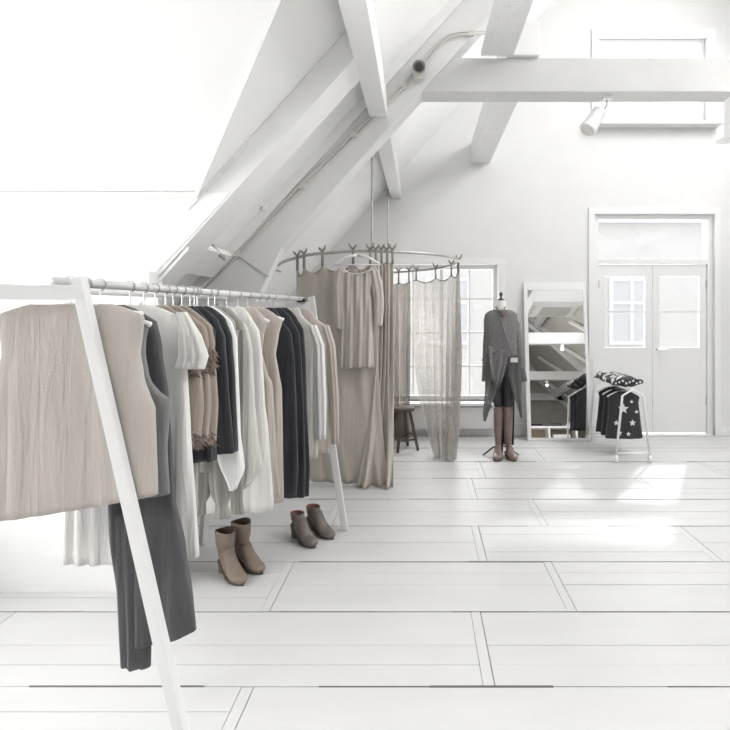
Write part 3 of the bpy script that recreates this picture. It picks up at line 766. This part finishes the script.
# ------------------------------------------------------------------ stool
st = thing('wooden_stool', 'dark round wooden stool inside the curtained fitting booth', 'stool', (-.19, 6.08, 0), .5)
b = NB(); loft(b, [ell(0, 0, z, r, r, 32) for z, r in ((.405, .105), (.41, .12), (.432, .125), (.442, .118), (.444, .10))]); obj('seat', b, 'wood', st)
ends = []
for k in range(4):
    a = PI/4+k*PI/2; p0 = Vector((.075*math.cos(a), .075*math.sin(a), .408)); p1 = Vector((.165*math.cos(a), .165*math.sin(a), 0))
    ends.append((p0, p1)); b = NB(); tube(b, [p0, p0.lerp(p1, .5), p1], [.015, .018, .014], 10); obj('leg', b, 'wood', st)
for k in range(4):
    f = .62 if k % 2 else .72
    b = NB(); tube(b, [ends[k][0].lerp(ends[k][1], f), ends[(k+1) % 4][0].lerp(ends[(k+1) % 4][1], f)], .009, 8); obj('stretcher', b, 'wood', st)

# ------------------------------------------------------------------ boots
def boot(name, label, loc, rz, hgt, sc, m, heel, group, shaft=(.052, .060), lining=None, slope=.0, ankle=.040, lab=None):
    """toe points to local -y"""
    t = thing(name, label, 'boot', loc, rz, group)
    hh = heel
    # side profile: rings from the shaft opening round the ankle into the toe
    secs = []                                     # centre y, centre z, tilt(deg from horizontal plane), rx, ry
    top = hgt
    secs.append((.020, top, 0, shaft[0], shaft[1]))
    secs.append((.020, top-.3*(top-.12), 0, shaft[0]*.97, shaft[1]*.97))
    secs.append((.020, top-.62*(top-.12), 2, shaft[0]*.90, shaft[1]*.9))
    secs.append((.018, .115+hh*.5, 6, ankle, .052))
    secs.append((.012, .088+hh*.6, 20, ankle*.92, .058))
    secs.append((-.004, .070+hh*.6, 38, ankle*.90, .062))
    secs.append((-.030, .054+hh*.45, 58, .039, .052))
    secs.append((-.068, .042+hh*.22, 74, .042, .038))
    secs.append((-.112, .032, 84, .045, .029))
    secs.append((-.150, .028, 90, .040, .023))
    secs.append((-.176, .026, 94, .026, .017))
    secs.append((-.186, .025, 96, .010, .008))
    # resample smoothly
    S = []
    for i in range(len(secs)-1):
        p0 = secs[max(i-1, 0)]; p1 = secs[i]; p2 = secs[i+1]; p3 = secs[min(i+2, len(secs)-1)]
        for q in range(4):
            u = q/4
            S.append(tuple(.5*((2*p1[k])+(-p0[k]+p2[k])*u+(2*p0[k]-5*p1[k]+4*p2[k]-p3[k])*u*u+(-p0[k]+3*p1[k]-3*p2[k]+p3[k])*u**3) for k in range(5)))
    S.append(secs[-1])
    rings = []
    for n_, (cy, cz, tl, rx, ry) in enumerate(S):
        a_ = math.radians(tl); ring = []
        for k in range(28):
            a = 2*PI*k/28; u = rx*math.cos(a)*(1+.02*math.sin(3*a+n_*.5)); v = ry*math.sin(a)
            # in-plane axis rotates from +y (back) to -z..: local back/up axis
            y = cy+v*math.cos(a_); z = cz-v*math.sin(a_) if False else cz+v*(-math.sin(a_))*-1*-1
            z = cz-v*math.sin(a_)
            if n_ == 0: z += .012*math.cos(a*1.0+PI/2)*0+slope*math.cos(a)**2
            z = max(z, .010+hh*max(0, min(1, (y+.06)/.09)))
            ring.append(Vector((u*sc, y*sc, z*sc)))
        rings.append(ring)
    b = NB(); R = loft(b, rings, cap=False); b.faces.new(R[-1])
    obj('upper', b, m, t, smooth=True, solid=.003*sc)
    # inside lining
    b = NB(); loft(b, [[Vector(p)*1.0*Vector((.0, .0, .0)).length+Vector((p.x*(.94-dz), (p.y-.02*sc)*(.94-dz)+.02*sc, p.z-dz*sc)) for p in rings[0]] for dz in (.001, .02, .04)], cap=False)
    o = obj('lining', b, lining or 'sole', t, smooth=True)
    if lining: o['label'] = 'red lining'
    # sole outline
    out = []
    for k in range(36):
        a = 2*PI*k/36; y = -.055+.133*math.cos(a)*-1; w = .0
        yy = y; q = (yy+.188)/.266
        wv = interp([(0, .012), (.12, .036), (.28, .047), (.5, .040), (.7, .036), (.9, .036), (1, .014)], max(0, min(1, q)))
        x = wv*(1 if math.sin(a) > 0 else -1)*min(1, abs(math.sin(a))**.35)
        out.append((x, yy))
    lift = lambda y: hh*max(0, min(1, (y+.06)/.09))
    rings = [[Vector((x*sc*f, y*sc, (lift(y)+dz)*sc)) for x, y in out] for dz, f in ((.0005, .97), (.012, 1.02), (.016, .98))]
    b = NB(); loft(b, rings); obj('sole', b, 'sole', t, smooth=False)
    b = NB()
    n0 = [(.030*math.cos(a), .045+.033*math.sin(a)) for a in [2*PI*k/20 for k in range(20)]]
    loft(b, [[Vector((x*f*sc, (.048+(y-.045)*f)*sc, z*sc)) for x, y in n0] for z, f in ((0, .80), (hh*.5, .84), (hh+.008, 1.05))])
    obj('heel', b, m, t)
    return t
GB = 'tall taupe block heel boots'
def floorpt(px, py, Y=None): Y = 841./(py-CY); return (wx(px, Y), Y, .001)
boot('ankle_boot', 'taupe leather boot in front, left of the taller pair', (wx(227, 3.19), 3.19, .001), math.radians(44), .235, 1.0, 'boot', .055, GB, slope=.01)
boot('ankle_boot', 'taupe leather boot behind its mate, right of the taller pair', (wx(243, 3.31), 3.31, .001), math.radians(50), .240, 1.0, 'boot', .055, GB, slope=.01)
GC = 'short grey brown high heel boots'
boot('high_heel_boot', 'grey brown high heel bootie, left of the shorter pair', (wx(299, 3.68), 3.68, .001), math.radians(42), .165, 1.0, 'boot2', .075, GC, shaft=(.042, .048), lining='lining', ankle=.036)
boot('high_heel_boot', 'grey brown high heel bootie, right of the shorter pair', (wx(315, 3.80), 3.80, .001), math.radians(48), .168, 1.0, 'boot2', .075, GC, shaft=(.042, .048), lining='lining', ankle=.036)

# ------------------------------------------------------------------ mannequin
Ym = 5.78; sm = F/Ym; xm = wx(501, Ym)
mn = thing('mannequin', 'dressed tailor mannequin in grey knit and black leggings by the window', 'mannequin', (xm, Ym, 0))
def Z(py): return wz(py, Ym)
def X(px): return (px-501)/sm
b = NB()
tor = [(.80, .13, .10), (.88, .165, .115), (.96, .160, .11), (1.06, .125, .09), (1.15, .135, .095), (1.26, .155, .105), (1.36, .155, .095), (1.42, .140, .075), (1.455, .08, .06), (1.48, .052, .052), (1.55, .047, .047), (1.556, .03, .03)]
loft(b, [ell(0, 0, z, rx, ry, 28) for z, rx, ry in tor])
for s in (-1, 1):
    L = [(.90, .070, .080, .09), (.78, .066, .064, .070), (.62, .060, .046, .052), (.54, .053, .034, .038), (.50, .050, .028, .030), (.40, .048, .026, .030), (.25, .048, .024, .028), (.10, .048, .020, .022)]
    loft(b, [ell(s*x+.018*min(1, (.9-z)/.4), 0, z, rx, ry, 20) for z, x, rx, ry in L])
obj('body', b, 'flesh', mn, smooth=True)
b = NB(); loft(b, [ell(0, 0, z, r, r, 20) for z, r in ((1.556, .035), (1.562, .036), (1.57, .022), (1.58, .010), (1.60, .009), (1.606, .016), (1.62, .019), (1.635, .010), (1.64, .002))]); o = obj('neck_cap', b, 'dark', mn, smooth=True); o['label'] = 'dark turned neck finial'
b = NB(); tube(b, [(.02, .06, .02), (.02, .06, .80)], .010, 10); obj('pole', b, 'dark', mn)
for a in (200, 340, 90):
    q = math.radians(a); b = NB(); tube(b, [(0, .06, .10), (.08*math.cos(q), .06+.08*math.sin(q), .085), (.19*math.cos(q), .06+.16*math.sin(q), .012)], .008, 8); obj('leg', b, 'dark', mn)
b = NB()
for s in (-1, 1):
    L = [(.86, .074, .088, .100), (.72, .068, .078, .086), (.60, .060, .058, .066), (.52, .051, .038, .044), (.44, .048, .032, .036)]
    loft(b, [ell(s*x+.018*min(1, (.9-z)/.4), 0, z, rx, ry, 26, fold=.04, k=7, ph=z*30) for z, x, rx, ry in L], cap=False)
loft(b, [ell(0, 0, z, rx, ry, 30) for z, rx, ry in ((.80, .150, .102), (.88, .172, .122), (.96, .166, .116), (1.04, .135, .1))], cap=True)
obj('leggings', b, 'legging', mn, smooth=True)
# sweater
sw_r = [(1.462, .075, .068), (1.45, .115, .08), (1.42, .158, .09), (1.36, .170, .108), (1.26, .168, .116), (1.15, .160, .112), (1.05, .165, .115), (.98, .178, .122)]
rings = [ell(0, 0, z, rx, ry, 48, fold=.03*(i > 3), k=8, ph=i*.4) for i, (z, rx, ry) in enumerate(sw_r)]
def hemz(a):                                    # asymmetric wrap: short in the middle, long at the left side
    return .955
for f in (.35, .7, 1.0):
    r = ell(0, 0, 0, .178+.012*f, .122+.012*f, 48, fold=.06, k=8, ph=3)
    for k, p in enumerate(r): a = 2*PI*k/48; p.z = .98+(hemz(a)-.98)*f
    rings.append(r)
b = NB(); loft(b, rings, cap=False); sw = obj('sweater', b, 'knit', mn, smooth=True, solid=.004)
for s, P in ((-1, [(X(492), 0, Z(314)), (X(488.5), -.005, Z(324)), (X(486.5), -.01, Z(345)), (X(485.5), -.02, Z(366)), (X(485), -.035, Z(381))]),
             (1, [(X(512), 0, Z(314)), (X(515.5), -.005, Z(324)), (X(518.5), -.01, Z(345)), (X(521), -.02, Z(366)), (X(523), -.03, Z(381))])):
    b = NB(); tube(b, P, [.030, .044, .038, .034, .038], 16); obj('sleeve', b, 'knit', sw, smooth=True)
b = NB(); tube(b, [(.076*math.cos(a), .068*math.sin(a), 1.462+.004*math.sin(a)-.03*max(0, -math.sin(a))) for a in [2*PI*k/24 for k in range(24)]], .006, 6, closed=True); obj('collar', b, 'knit', sw, smooth=True)
def panel(rows, m, name, parent, solid=.004, wob=.012, n=16, sd=0):
    rnd = random.Random(sd); b = NB(); V = []
    N = 18
    for j in range(N+1):
        v = j/N*(len(rows)-1); i = min(int(v), len(rows)-2); f = v-i
        A, B = Vector(rows[i][0]).lerp(Vector(rows[i+1][0]), f), Vector(rows[i][1]).lerp(Vector(rows[i+1][1]), f)
        V.append([b.verts.new(A.lerp(B, k/n)+Vector((0, wob*math.sin(k/n*PI*3.5+j*.12+sd), 0))) for k in range(n+1)])
    for j in range(N):
        for k in range(n): b.faces.new((V[j][k], V[j][k+1], V[j+1][k+1], V[j+1][k]))
    return obj(name, b, m, parent, smooth=True, solid=solid)
# sheer pointed tails left and right, dark coat tail at the back
panel([((X(486), -.09, Z(352)), (X(503), -.13, Z(350))), ((X(484.5), -.10, Z(372)), (X(500), -.13, Z(374))), ((X(484), -.09, Z(392)), (X(494), -.12, Z(393))), ((X(482.5), -.06, Z(412)), (X(489), -.08, Z(408))), ((X(483), -.06, Z(420)), (X(485), -.07, Z(420)))], 'gauze', 'wrap_tail', sw, sd=1)
panel([((X(505), -.135, Z(356)), (X(519), -.08, Z(354))), ((X(506), -.14, Z(374)), (X(520), -.08, Z(372))), ((X(511), -.13, Z(392)), (X(520.5), -.07, Z(392))), ((X(515.5), -.10, Z(404)), (X(521), -.06, Z(405))), ((X(519), -.08, Z(416)), (X(521), -.06, Z(417)))], 'gauze', 'wrap_tail', sw, sd=2)
panel([((X(486.5), -.10, Z(345)), (X(507), -.145, Z(350))), ((X(488), -.12, Z(362)), (X(505), -.145, Z(362))), ((X(490), -.125, Z(375)), (X(501.5), -.145, Z(374))), ((X(493), -.13, Z(383)), (X(498), -.14, Z(383))), ((X(495), -.12, Z(387)), (X(496), -.12, Z(387)))], 'knit', 'front_panel', sw, sd=4)
panel([((X(494), .13, Z(385)), (X(517), .13, Z(385))), ((X(499), .12, Z(415)), (X(516.5), .12, Z(415))), ((X(502), .12, Z(447)), (X(515.5), .12, Z(448)))], 'star_dark', 'back_tail', sw, sd=3)
# bag with strap
bg = thing('crossbody_bag', 'tiny pale pouch on a dark strap slung across the mannequin', 'bag', (xm, Ym, Z(360)))
zb = Z(360)
b = NB(); tube(b, [(X(496), -.05, Z(307)-zb), (X(498), -.098, Z(316)-zb), (X(502), -.128, Z(330)-zb), (X(507), -.140, Z(345)-zb), (X(511), -.148, Z(356)-zb)], .009, 8); obj('strap', b, 'grey', bg, smooth=True)
b = NB(); box(b, X(508), X(515), -.170, -.140, Z(361)-zb, Z(356.5)-zb, .008); obj('pouch', b, 'ivory', bg)
nk = NB(); tube(nk, [(X(495)+.012*k*1.0, -.05-.055*math.sin(PI*k/8), Z(307)-.05*math.sin(PI*k/8)) for k in range(9)], .007, 6); box(nk, X(500), X(504), -.118, -.098, Z(316), Z(311.5), .004)
tag(obj('necklace', nk, 'boot3', loc=(xm, Ym, 0)), 'pinkish brown beaded necklace around the mannequin neck', 'necklace')
GD = 'tall brown boots under the mannequin'
for s, w, px in ((-1, 'left', 497.8), (1, 'right', 508.4)):
    t = boot('tall_boot', 'tall brown leather boot on the %s side under the mannequin' % w, (wx(px, Ym), Ym-.02, .0005), math.radians(10*s), .50, 1.0, 'boot3', .03, GD, shaft=(.0445, .051), ankle=.029)

# ------------------------------------------------------------------ mirror
th = .15; mw = .72; mh = 1.80
y0 = 6.47
mr = thing('leaning_mirror', 'tall white framed mirror leaning on the far wall beside the mannequin', 'mirror', (wx(560, y0)+.0, y0, .004))
mr.rotation_euler = (-th, 0, math.radians(0))
b = NB(); fw = .032
box(b, -mw/2, -mw/2+fw+.01, 0, .03, 0, mh, .003); box(b, mw/2-fw, mw/2, 0, .03, 0, mh, .003); box(b, -mw/2+fw, mw/2-fw, 0, .03, mh-.09, mh, .003); box(b, -mw/2+fw, mw/2-fw, 0, .03, 0, .03, .003)
obj('frame', b, 'white', mr)
b = NB(); box(b, -mw/2+.02, mw/2-.02, .012, .02, .02, mh-.02); obj('glass', b, 'mirror', mr)

# ------------------------------------------------------------------ air conditioner (seen in the mirror)
ac = thing('air_conditioner', 'white square ceiling cassette air conditioner seen in the mirror top', 'air conditioner', (2.36, 3.3, 2.50))
b = NB(); box(b, -.42, .42, -.42, .42, .05, .30, .02); obj('housing', b, 'white', ac)
b = NB()
prism(b, [(-.30, -.30, -.01), (.30, -.30, -.01), (.30, .30, -.01), (-.30, .30, -.01)], (0, 0, .02))
A = [(-.45, -.45), (.45, -.45), (.45, .45), (-.45, .45)]
loft(b, [[Vector((x, y, .05)) for x, y in A], [Vector((x, y, .03)) for x, y in A], [Vector((x*.72, y*.72, -.005)) for x, y in A]])
obj('fascia', b, 'white', ac)
b = NB()
for i in range(12): y = -.25+i*.044; box(b, -.26, .26, y, y+.018, -.024, -.010)
obj('intake_grille', b, 'pipe', ac)
for s in (-1, 1):
    b = NB(); box(b, s*.40-.025, s*.40+.025, -.28, .28, .0, .035); obj('louvre', b, 'pipe', ac)
for x in (-.38, .38):
    for y in (-.38, .38):
        b = NB()
        zt = min(roofz(2.36+x), RZ-1.11*max(0, 2.36+x-RX))-2.5-.02
        tube(b, [(x, y, .3), (x, y, zt)], .006, 6); obj('suspension_rod', b, 'chrome', ac)

# ------------------------------------------------------------------ counter with cubbies behind the camera (reflected low in the mirror)
ctn = thing('shelf_counter', 'wooden open cubby counter reflected at the bottom of the mirror', 'counter', (3.4, -1.05, 0))
ctn.rotation_euler = (0, 0, 0)
b = NB(); box(b, -1.0, 1.0, -.45, 0, .90, .95, .004); box(b, -1.0, 1.0, -.45, -.42, .02, .90); box(b, -1.0, 1.0, -.45, 0, 0, .05)
for x in (-1.0, -.34, .32, .96): box(b, x, x+.04, -.42, 0, .05, .90)
obj('carcass', b, 'white', ctn)
b = NB()
for x in (-.96, -.30, .36): box(b, x, x+.60, -.42, -.005, .56, .59)
obj('shelf', b, 'oak', ctn)
b = NB(); box(b, -.97, .97, -.419, -.41, .05, .90); obj('back_panel', b, 'oak', ctn)
fc = [(-.62, .30, .05, 'black', 'black folded jumper on the counter, left of the folded row'), (-.15, .32, .07, 'char', 'charcoal folded jeans on the counter, middle of the folded row'), (.34, .34, .08, 'white_f', 'white folded shirts on the counter, right of the folded row')]
def folded(loc, w, h, m, label):
    b = NB(); k = 3
    for i in range(k): box(b, -w/2+.006*i, w/2-.004*i, -.15, .15, h*i/k+.001, h*(i+1)/k, min(.008, h/k*.4))
    tag(obj('folded_garment', b, m, loc=loc), label, 'folded clothes', 'folded clothes on the counter')
for x, w, h, m, lab in fc: folded((3.4+x, -1.22, .951), w, h, m, lab)
folded((3.4-.02, -1.22, .591), .42, .16, 'white_f', 'white folded linens inside the middle cubby of the counter')
folded((3.4+.64, -1.22, .591), .40, .12, 'black', 'black folded jumper inside the right cubby of the counter')

# ------------------------------------------------------------------ low kids rack at the right
Yk = 6.0
kx = wx(617, 6.0)
kr = thing('low_clothes_rack', 'low white clothes rack on castors at the right by the mirror', 'clothes rack', (kx, 6.0, 0))
zr = .70
b = NB(); tube(b, [(0, -.45, zr), (0, .45, zr)], .011, 10); obj('rail', b, 'white', kr, smooth=True)
for y in (-.45, .45):
    b = NB(); tube(b, [(-.16, y, .07), (-.10, y, zr-.06), (0, y, zr), (.10, y, zr-.06), (.16, y, .07)], .011, 10); obj('end_frame', b, 'white', kr, smooth=True)
    b = NB(); tube(b, [(-.16, y, .09), (.16, y, .09)], .010, 10); obj('stretcher', b, 'white', kr, smooth=True)
    for x in (-.16, .16):
        b = NB(); loft(b, [[Vector((x+q, y+.035*math.cos(a), .036+.035*math.sin(a))) for a in [2*PI*k/20 for k in range(20)]] for q in (-.011, .011)]); obj('castor', b, 'white', kr)
def star(b, c, r, y):
    vs = []
    for k in range(10):
        a = PI/2+k*PI/5; q = r if k % 2 == 0 else r*.42
        vs.append((c[0]+q*math.cos(a), y, c[1]+q*math.sin(a)))
    prism(b, vs, (0, -.003, 0))
kids = [(5.80, 'nearest dark starred childrens shirt on the low rack'), (5.95, 'middle dark starred childrens shirt on the low rack'), (6.12, 'farthest dark starred childrens shirt on the low rack, beside the mirror')]
for k, (Y, lab) in enumerate(kids):
    hgk = thing('childrens_hanger', 'white small hanger of the '+lab.split(' ')[0]+' starred shirt', 'hanger', (kx, Y, zr), 0, 'hangers on the low rack')
    b = NB()
    for s in (-1, 1): tube(b, [(0, 0, -.045), (s*.09, 0, -.065), (s*.165, 0, -.105)], [.008, .009, .009], 8)
    obj('body', b, 'hang', hgk, smooth=True)
    b = NB(); tube(b, [(0, 0, -.045), (0, 0, -.016), (.012, 0, -.004), (.014, 0, .008), (0, 0, .015), (-.012, 0, .006)], .002, 6); obj('hook', b, 'chrome', hgk)
    t = thing('childrens_shirt', lab, 'shirt', (kx, Y, zr), 0, 'starred childrens shirts')
    pr = [(.05, .05), (.105, .16), (.16, .145), (.30, .16), (.52, .18)]
    b = NB(); rings = []
    for i in range(22):
        d = .05+.47*i/21; w = interp(pr, d)
        rings.append(ell(0, 0, -d, w, .02+.02*min(1, d*3), 40, p=.85, fold=.15*min(1, d*2), k=9, ph=d*2+k))
    loft(b, rings, cap=False); obj('body', b, 'star_dark', t, smooth=True, solid=.003)
    b = NB()
    rs = random.Random(k+4)
    for (x, z, r) in ((-.02, -.22, .055), (.07, -.36, .035), (-.09, -.36, .028), (-.06, -.46, .03), (.06, -.15, .02), (.03, -.47, .025), (.11, -.25, .022)):
        star(b, (x, z), r, -.048)
    o = obj('star_print', b, 'white_f', t); o['label'] = 'white stars'
b = NB(); rings = []
for i in range(26):
    y = -.32+.64*i/25; ring = []
    for k in range(24):
        a = 2*PI*k/24
        ring.append(Vector(((.15+.012*math.sin(i*.9))*math.cos(a), y, .036+.034*math.sin(a)*(1+.35*math.sin(3*a+i*.8))+.01*math.sin(i*1.3))))
    rings.append(ring)
loft(b, rings)
sf = obj('scarf', b, 'star_dark', smooth=True, loc=(kx, 6.0, zr+.012)); tag(sf, 'black and white patterned scarf rolled on top of the low rack', 'scarf')
b = NB(); rs = random.Random(3)
for i in range(46):
    a = rs.uniform(.1, PI-.1); y = rs.uniform(-.33, .30); s = rs.choice((-1, 1))
    c = Vector((.155*math.cos(a), y, .038+.045*math.sin(a)))
    n = Vector((math.cos(a), 0, math.sin(a)*1.2)).normalized(); e1 = Vector((0, 1, 0)); e2 = n.cross(e1)
    vs = [c+e1*(.026*math.cos(q)*(1 if h % 2 else .5))+e2*(.026*math.sin(q)*(1 if h % 2 else .5)) for h, q in [(h, 2*PI*h/10) for h in range(10)]]
    prism(b, vs, n*.004)
for i in range(8):
    y = -.32; star(b, (-.12+i*.034, .03+.012*(i % 3)), .016, -.322)
o = obj('print', b, 'white_f', sf); o['label'] = 'white blotches'

# ------------------------------------------------------------------ lights
w = bpy.data.worlds.new('sky'); bpy.context.scene.world = w; w.use_nodes = True
bgn = w.node_tree.nodes['Background']; bgn.inputs[0].default_value = (.95, .975, 1, 1); bgn.inputs[1].default_value = 2.6
def area(name, loc, rot, sx, sy, e, col=(1, .99, .975)):
    l = bpy.data.lights.new(name, 'AREA'); l.shape = 'RECTANGLE'; l.size = sx; l.size_y = sy; l.energy = e; l.color = col
    o = bpy.data.objects.new(name, l); C.objects.link(o); o.location = loc; o.rotation_euler = rot; return o
for ((P, a, c), s), e in zip(LP, (160, 290, 345, 300)):
    n = Vector((s*.74, 0, .67))
    q = n.to_track_quat('Z', 'Y').to_euler()
    area('added_skylight_fill', P, q, a if False else c, c if False else a, e)  # fill lamps placed over the added skylights
area('daylight_dormer', (-2.9, 1.8, 1.4), Vector((-1, 0, .15)).to_track_quat('Z', 'Y').to_euler(), 1.9, 1.4, 110)
area('daylight_window', (.24, WY+.5, 1.25), Vector((0, 1, .1)).to_track_quat('Z', 'Y').to_euler(), 1.4, 1.7, 60)
area('daylight_door', (2.72, WY+.5, 1.5), Vector((0, 1, .1)).to_track_quat('Z', 'Y').to_euler(), 1.4, 2.4, 70)
area('daylight_gable', (2.7, WY+.5, 4.15), Vector((0, 1, .1)).to_track_quat('Z', 'Y').to_euler(), 1.3, 1.1, 50)
sun = bpy.data.lights.new('sun', 'SUN'); sun.energy = 2.5; sun.angle = .03
so = bpy.data.objects.new('sun', sun); C.objects.link(so); so.rotation_euler = Vector((.55, 1, .75)).to_track_quat('Z', 'Y').to_euler()

# ------------------------------------------------------------------ camera
cam = bpy.data.cameras.new('camera'); co = bpy.data.objects.new('camera', cam); C.objects.link(co)
co.location = (0, 0, H); co.rotation_euler = (PI/2, 0, 0)
cam.sensor_width = 36; cam.sensor_fit = 'HORIZONTAL'; cam.lens = F/730*36
cam.shift_x = -(CX-365)/730; cam.shift_y = (CY-365)/730
cam.clip_start = .05; cam.clip_end = 100
sc = bpy.context.scene; sc.camera = co
sc.view_settings.view_transform = 'Standard'; sc.view_settings.look = 'None'; sc.view_settings.gamma = 1
sc.view_settings.exposure = -0.78
